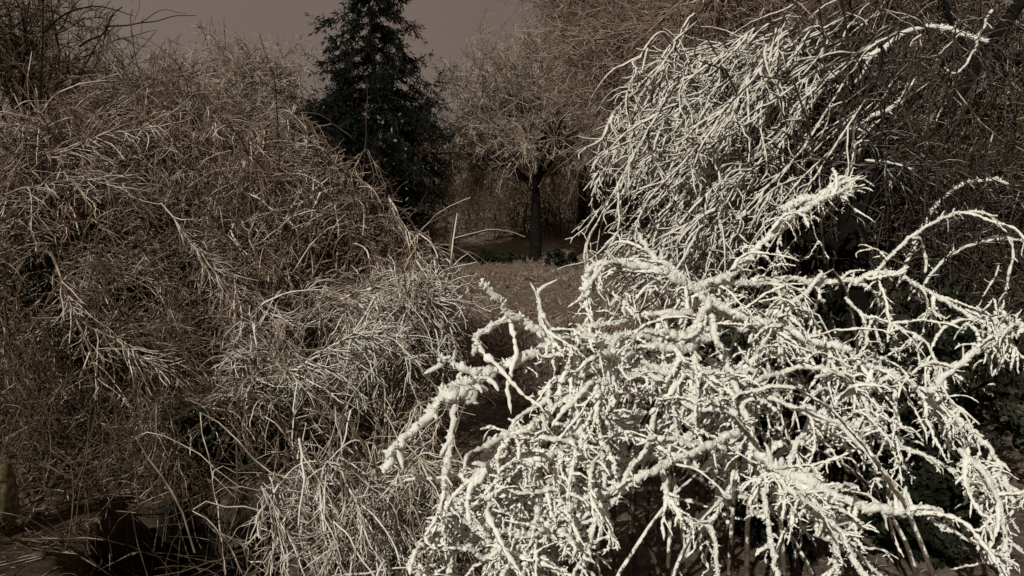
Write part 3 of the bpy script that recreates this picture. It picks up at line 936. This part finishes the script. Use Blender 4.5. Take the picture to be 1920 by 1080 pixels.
for c in can:
    V, Q = tubes(c[:6][None], np.linspace(0.011, 0.006, 6)[None], 5)
    mesh('stem', V, Q, M_bark, near)
    paths.append(snowy_branch(near, c[5:], 0.006, RS.uniform(0.008, 0.014), spurs=14))
dress(near, paths, 900, (0.06, 0.34), 3600, (0.015, 0.09), OUT_N, GAP_N, 0.0092, 0.0058)

# second snowy shrub, right and a little further: long arching canes
b = gpos(1560, 4.6)
mid = empty('snow_laden_shrub', 'snowy shrub with long arching canes behind the brightest one', 'shrub', b)
KEY2 = [
    ([(1400, 620, 4.2), (1310, 550, 4.1), (1240, 515, 4.0), (1170, 495, 3.95), (1110, 500, 3.9), (1102, 560, 3.9)], 0.008, 0.022, 16),
    ([(1310, 550, 4.1), (1260, 510, 4.1), (1225, 480, 4.1), (1195, 440, 4.1)], 0.006, 0.017, 12),
    ([(1300, 545, 4.1), (1370, 515, 4.2), (1400, 490, 4.25), (1450, 430, 4.3), (1520, 385, 4.4), (1600, 345, 4.5)], 0.008, 0.020, 14),
    ([(1310, 555, 4.1), (1380, 590, 4.1), (1470, 620, 4.05), (1560, 650, 4.0), (1640, 690, 4.0), (1700, 720, 4.0)], 0.008, 0.021, 16),
    ([(1310, 540, 4.15), (1400, 535, 4.3), (1500, 530, 4.4), (1600, 530, 4.5), (1630, 520, 4.5)], 0.007, 0.018, 14),
    ([(1600, 532, 4.5), (1640, 515, 4.5), (1690, 520, 4.5), (1760, 560, 4.5), (1850, 610, 4.4)], 0.006, 0.015, 10),
    ([(1630, 520, 4.5), (1680, 470, 4.6), (1740, 425, 4.6), (1800, 400, 4.7), (1850, 402, 4.7), (1880, 430, 4.7)], 0.005, 0.011, 12),
    ([(1740, 740, 3.8), (1790, 690, 3.8), (1840, 650, 3.8), (1890, 622, 3.8), (1960, 590, 3.8)], 0.007, 0.018, 8),
    ([(1875, 640, 3.8), (1890, 622, 3.8), (1905, 608, 3.8)], 0.006, 0.034, 20),
    ([(1470, 395, 4.8), (1530, 370, 4.8), (1600, 345, 4.8)], 0.009, 0.026, 18),
    ([(1440, 620, 4.0), (1400, 700, 3.9), (1380, 780, 3.8), (1370, 860, 3.8)], 0.006, 0.013, 16),
    ([(1680, 700, 4.0), (1560, 760, 3.9), (1500, 820, 3.8), (1470, 900, 3.7)], 0.006, 0.014, 16),
    ([(1700, 720, 4.0), (1800, 790, 3.9), (1870, 860, 3.8), (1900, 960, 3.7)], 0.006, 0.015, 14),
    ([(1460, 700, 3.9), (1520, 690, 3.9), (1600, 720, 3.9), (1640, 800, 3.8)], 0.005, 0.012, 16),
    ([(1300, 590, 4.0), (1200, 590, 3.9), (1120, 610, 3.8), (1060, 640, 3.8)], 0.006, 0.016, 18),
    ([(1580, 560, 4.4), (1640, 600, 4.4), (1720, 630, 4.3), (1760, 690, 4.2)], 0.004, 0.009, 10),
]
paths = []
for pts, rw, rs_, spn in KEY2:
    paths.append(snowy_branch(mid, [at(*q) for q in pts], rw, rs_, spurs=spn))
can = trim(arches(90, b, rad(-170), rad(170), (0.5, 1.4), (0.7, 1.3), (0.3, 0.9), (0.3, 0.6), 12, 0.03, 0.2), OUT_K, GAP_K, 0)[:16]
for c in can:
    V, Q = tubes(c[:6][None], np.linspace(0.010, 0.005, 6)[None], 5)
    mesh('stem', V, Q, M_bark, mid)
    paths.append(snowy_branch(mid, c[5:], 0.005, RS.uniform(0.007, 0.012), spurs=10, step=0.016))
dress(mid, paths, 640, (0.10, 0.42), 2900, (0.02, 0.13), OUT_K, GAP_K, 0.0088, 0.0058)

# third: fewer, thinner branches high on the right
b = gpos(1780, 5.8)
back = empty('snowy_shrub', 'thinner snowy shrub high on the right before the leaning trunk', 'shrub', b)
KEY3 = [
    ([(1380, 230, 6.2), (1415, 180, 6.2), (1460, 150, 6.2), (1540, 130, 6.2), (1600, 112, 6.2), (1640, 100, 6.2), (1700, 62, 6.2), (1750, 50, 6.2), (1800, 62, 6.2), (1850, 80, 6.2)], 0.009, 0.021, 10),
    ([(1640, 98, 6.2), (1610, 150, 6.15), (1560, 170, 6.1)], 0.006, 0.014, 8),
    ([(1400, 185, 5.9), (1440, 180, 5.9), (1480, 178, 5.9), (1500, 195, 5.9), (1490, 215, 5.9)], 0.007, 0.024, 12),
    ([(1480, 360, 5.9), (1500, 300, 5.9), (1540, 268, 5.9), (1590, 245, 5.9), (1640, 218, 5.9), (1690, 185, 5.9), (1712, 150, 5.9)], 0.007, 0.018, 10),
    ([(1500, 220, 5.8), (1505, 270, 5.8), (1530, 310, 5.8)], 0.006, 0.020, 12),
    ([(1340, 140, 6.0), (1390, 165, 6.0), (1420, 190, 6.0)], 0.006, 0.013, 8),
    ([(1690, 520, 5.8), (1740, 410, 5.8), (1790, 355, 5.8), (1830, 338, 5.8), (1865, 336, 5.8), (1895, 352, 5.8)], 0.006, 0.015, 10),
    ([(1720, 560, 5.5), (1760, 500, 5.5), (1800, 470, 5.5), (1850, 455, 5.5), (1920, 450, 5.5)], 0.006, 0.011, 10),
    ([(1860, 20, 6.6), (1840, 60, 6.3), (1825, 95, 6.1), (1812, 122, 6.0), (1790, 138, 6.0), (1760, 120, 6.0)], 0.006, 0.010, 8),
    ([(1570, 350, 5.6), (1600, 300, 5.6), (1600, 270, 5.7), (1630, 265, 5.7)], 0.005, 0.013, 16),
    ([(1620, 300, 5.6), (1680, 310, 5.6), (1720, 320, 5.6)], 0.004, 0.008, 12),
    ([(1880, 500, 5.2), (1840, 560, 5.2), (1800, 640, 5.1)], 0.004, 0.007, 12),
    ([(1400, 240, 5.6), (1440, 260, 5.6), (1480, 300, 5.6)], 0.004, 0.010, 12),
]
paths = []
for pts, rw, rs_, spn in KEY3:
    paths.append(snowy_branch(back, [at(*q) for q in pts], rw, rs_, spurs=spn, step=0.016))
can = limbs_to([b, gpos(1650, 6.0)], [(1480, 500), (1480, 220), (1700, 120), (1900, 200), (1900, 520)], 18, lambda x, y: 5.9, 12, None, 0.03)
for c in can:
    V, Q = tubes(c[None], np.linspace(0.010, 0.004, len(c))[None], 5)
    mesh('branch', V, Q, M_domein, back)
    paths.append(c)
s1 = spawn(np.array([spline(P, 14)[0] for P in paths]), 420, (0.2, 0.7), 8, 0.7, 0.8, 0.1, 0.1, 0.18, 0.2)
s2 = spawn(s1, 1000, (0.08, 0.3), 5, 0.7, 0.7, 0.1, 0.1, 0.16)
V, Q = join([tubes(s1, taper(len(s1), 8, 0.0050, 0.0032), 3), tubes(s2, taper(len(s2), 5, 0.004, 0.0026), 3)])
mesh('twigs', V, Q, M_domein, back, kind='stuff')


# ------------------------------------------------------------------ rocks
def rock(label, c, size, mat, snow=True, name='boulder'):
    n, k = 14, 20
    th = np.linspace(0.02, math.pi - 0.02, n)[:, None]
    ph = (np.arange(k) / k * 2 * math.pi)[None, :]
    D = np.stack([np.sin(th) * np.cos(ph), np.sin(th) * np.sin(ph), np.cos(th) + 0 * ph], -1)
    r = 1 + 0.12 * np.sin(D[..., 0] * 3.1 + c[0] * 5) * np.cos(D[..., 1] * 2.7 + c[1]) + 0.08 * np.sin(D[..., 2] * 5 + D[..., 0] * 4) + 0.03 * RS.randn(n, k)
    base = np.sign(D) * np.abs(D) ** 0.8
    V = (base * r[..., None]) * np.array(size) + np.array(c)
    i = np.arange(n - 1)[:, None] * k
    j = np.arange(k)[None, :]
    Q = np.stack([i + j, i + k + j, i + k + (j + 1) % k, i + (j + 1) % k], -1)
    root = empty(name, label, 'rock', c)
    mesh('stone', V.reshape(-1, 3), Q.reshape(-1, 4), mat, root)
    if snow:
        S = (base * r[..., None] * 1.03) * np.array(size) + np.array(c) + np.array([0, 0, 0.03])
        mesh('snow', S[:4].reshape(-1, 3), Q[:3].reshape(-1, 4), M_fsnow, root)
    return root


M_rock = plain('wet_dark_rock', (0.004, 0.004, 0.004), (0.02, 0.018, 0.016), 8, 0.9)
M_prock = plain('pale_rock', (0.05, 0.04, 0.02), (0.24, 0.21, 0.12), 28, 0.9)
rock('pale yellowish stone cut off by the left edge of the frame', at(-8, 915, 4.4) - np.array([0, 0, 0.05]), (0.085, 0.09, 0.19), M_prock, False, 'stone')

# ------------------------------------------------------------------ dead grass and litter on the open ground
N = 16000
px = RS.uniform(-0.62, 0.62, N)
yy = 3.2 + 26 * RS.rand(N) ** 1.3
xx = px * (yy + 1)
keep = ~((np.abs(xx - DX) < 0.55) & (np.abs(yy - DY) < 0.65))
xx, yy = xx[keep], yy[keep]
N = len(xx)
zz = terrain(xx, yy)
d = nrm(np.stack([RS.randn(N) * 0.8, RS.randn(N) * 0.8, np.full(N, 0.5)], -1))
L = RS.uniform(0.04, 0.22, N) * np.clip(yy / 8, 0.35, 1.3)
P = [np.stack([xx, yy, zz - 0.01], -1)]
for s in range(3):
    P.append(P[-1] + d * (L / 3)[:, None])
    d = nrm(d + np.array([0, 0, -0.45]) + RS.randn(N, 3) * 0.1)
P = np.stack(P, 1)
R = taper(N, 4, 0.0028, 0.0015) * (0.7 + 0.10 * yy[:, None])
V, Q = tubes(P, R, 3)
mesh('dead_grass', V, Q, M_straw, kind='stuff')

NT = 480
ty = 7.5 + 22 * RS.rand(NT) ** 1.2
tx = RS.uniform(-0.25, 0.2, NT) * ty
S0 = np.repeat(np.stack([tx, ty, terrain(tx, ty)], -1), 16, 0) + RS.randn(NT * 16, 3) * [0.09, 0.09, 0]
S0[:, 2] = terrain(S0[:, 0], S0[:, 1])
dd = nrm(RS.randn(NT * 16, 3) * [0.7, 0.7, 0.2] + [0, 0, 0.8])
ln_ = RS.uniform(0.06, 0.26, (NT * 16, 1))
S = np.stack([S0, S0 + dd * ln_ * 0.6, S0 + dd * ln_ + [0, 0, -0.03]], 1)
V, Q = tubes(S, taper(len(S), 3, 0.006, 0.003) * (0.5 + ty.repeat(16)[:, None] / 16), 3)
mesh('grass_tufts', V, Q, M_farred, kind='stuff')['label'] = 'low frosted tufts and stubble on the open clearing'

# sparse sprigs and fallen twigs on the slope under the left shrubs
N = 900
y0 = RS.uniform(4.0, 9.0, N)
x0 = RS.uniform(-1, -0.22, N) * 0.62 * (y0 + 1.0)
S0 = np.stack([x0, y0, terrain(x0, y0)], -1)
S = spawn(np.stack([S0, S0 + nrm(RS.randn(N, 3) * [0.6, 0.6, 0.2] + [0, 0, 0.5]) * 0.3], 1), 1500, (0.2, 0.8), 7, 0.5, 0.9, -0.1, 0.09, 0.16, 0, 0.6)
S[:, :, 2] = np.maximum(S[:, :, 2], terrain(S[:, :, 0], S[:, :, 1]) + 0.004)
V, Q = tubes(S, taper(len(S), 7, 0.0042, 0.0025), 3)
mesh('undergrowth', V, Q, M_leftdark, kind='stuff')['label'] = 'thin dead undergrowth on the slope below the huge left shrub'

F0 = np.array([spline([at(*q) for q in ln], 8)[0] for ln in [[(640, 560, 5.6), (720, 535, 5.5), (800, 530, 5.4)], [(660, 620, 5.5), (740, 580, 5.4), (820, 560, 5.3)], [(560, 690, 5.2), (640, 640, 5.1), (720, 620, 5.0)]]])
fan = spawn(F0, 90, (0.15, 0.5), 9, 0.8, 0.6, 0.05, 0.06, 0.18, 0, 1, (0.3, 0, -0.2))
f2 = spawn(fan, 260, (0.04, 0.15), 4, 0.8, 0.6, 0, 0.06, 0.2, 0.2)
V, Q = join([tubes(F0, taper(3, 8, 0.009, 0.006), 5), tubes(fan, taper(90, 9, 0.0052, 0.0028), 4), tubes(f2, taper(260, 4, 0.004, 0.0025), 3)])
mesh('frosted_twigs', V, Q, M_dome, bpy.data.objects['low_shrub'], kind='stuff')

ms = plain('earth_stone', (0.03, 0.022, 0.017), (0.11, 0.085, 0.065), 20, 0.95)
sv, sq = [], []
for k in range(150):
    y_ = 3.9 + 3.2 * RS.rand()
    x_ = -RS.uniform(0.18, 0.62) * (y_ + 0.6)
    r_ = RS.uniform(0.012, 0.05)
    th = np.linspace(0.1, math.pi - 0.1, 5)[:, None]
    ph = (np.arange(7) / 7 * 2 * math.pi)[None, :]
    D = np.stack([np.sin(th) * np.cos(ph), np.sin(th) * np.sin(ph), 0.6 * np.cos(th) + 0 * ph], -1) * r_ * RS.uniform(0.7, 1.25, (5, 7, 1))
    i_ = np.arange(4)[:, None] * 7
    j_ = np.arange(7)[None, :]
    sv.append((D + [x_, y_, float(terrain(x_, y_)) + r_ * 0.15]).reshape(-1, 3))
    sq.append((np.stack([i_ + j_, i_ + 7 + j_, i_ + 7 + (j_ + 1) % 7, i_ + (j_ + 1) % 7], -1).reshape(-1, 4)))
V, Q = join(list(zip(sv, sq)))
mesh('rubble', V, Q, ms, kind='stuff')['label'] = 'small stones and clods on the slope round the black hollow'

# withered leaves that still hang in the left shrub
def leaf_clump(c, n, s):
    P = c + RS.randn(n, 3) * np.array(s)
    a = nrm(RS.randn(n, 3))
    bb = nrm(np.cross(a, RS.randn(n, 3)))
    a = a * RS.uniform(0.012, 0.028, (n, 1))
    bb = bb * RS.uniform(0.008, 0.015, (n, 1))
    V = np.stack([P - a, P - bb, P + a, P + bb], 1).reshape(-1, 3)
    return V, np.arange(n * 4).reshape(-1, 4)
V, Q = join([leaf_clump(at(140, 410, 6.4), 70, (0.08, 0.1, 0.05)), leaf_clump(at(60, 150, 11), 60, (0.3, 0.2, 0.1)), leaf_clump(at(600, 520, 7), 40, (0.1, 0.1, 0.05)), leaf_clump(at(20, 460, 6.4), 30, (0.1, 0.1, 0.05))])
o = mesh('withered_leaves', V, Q, M_rust, kind='stuff', smooth=False)
o['label'] = 'rust brown withered leaves still hanging in the left shrubs'
tot = sum(len(m.polygons) * 2 for m in bpy.data.meshes)
print('TRIS', tot, 'OBJECTS', len(bpy.data.objects))
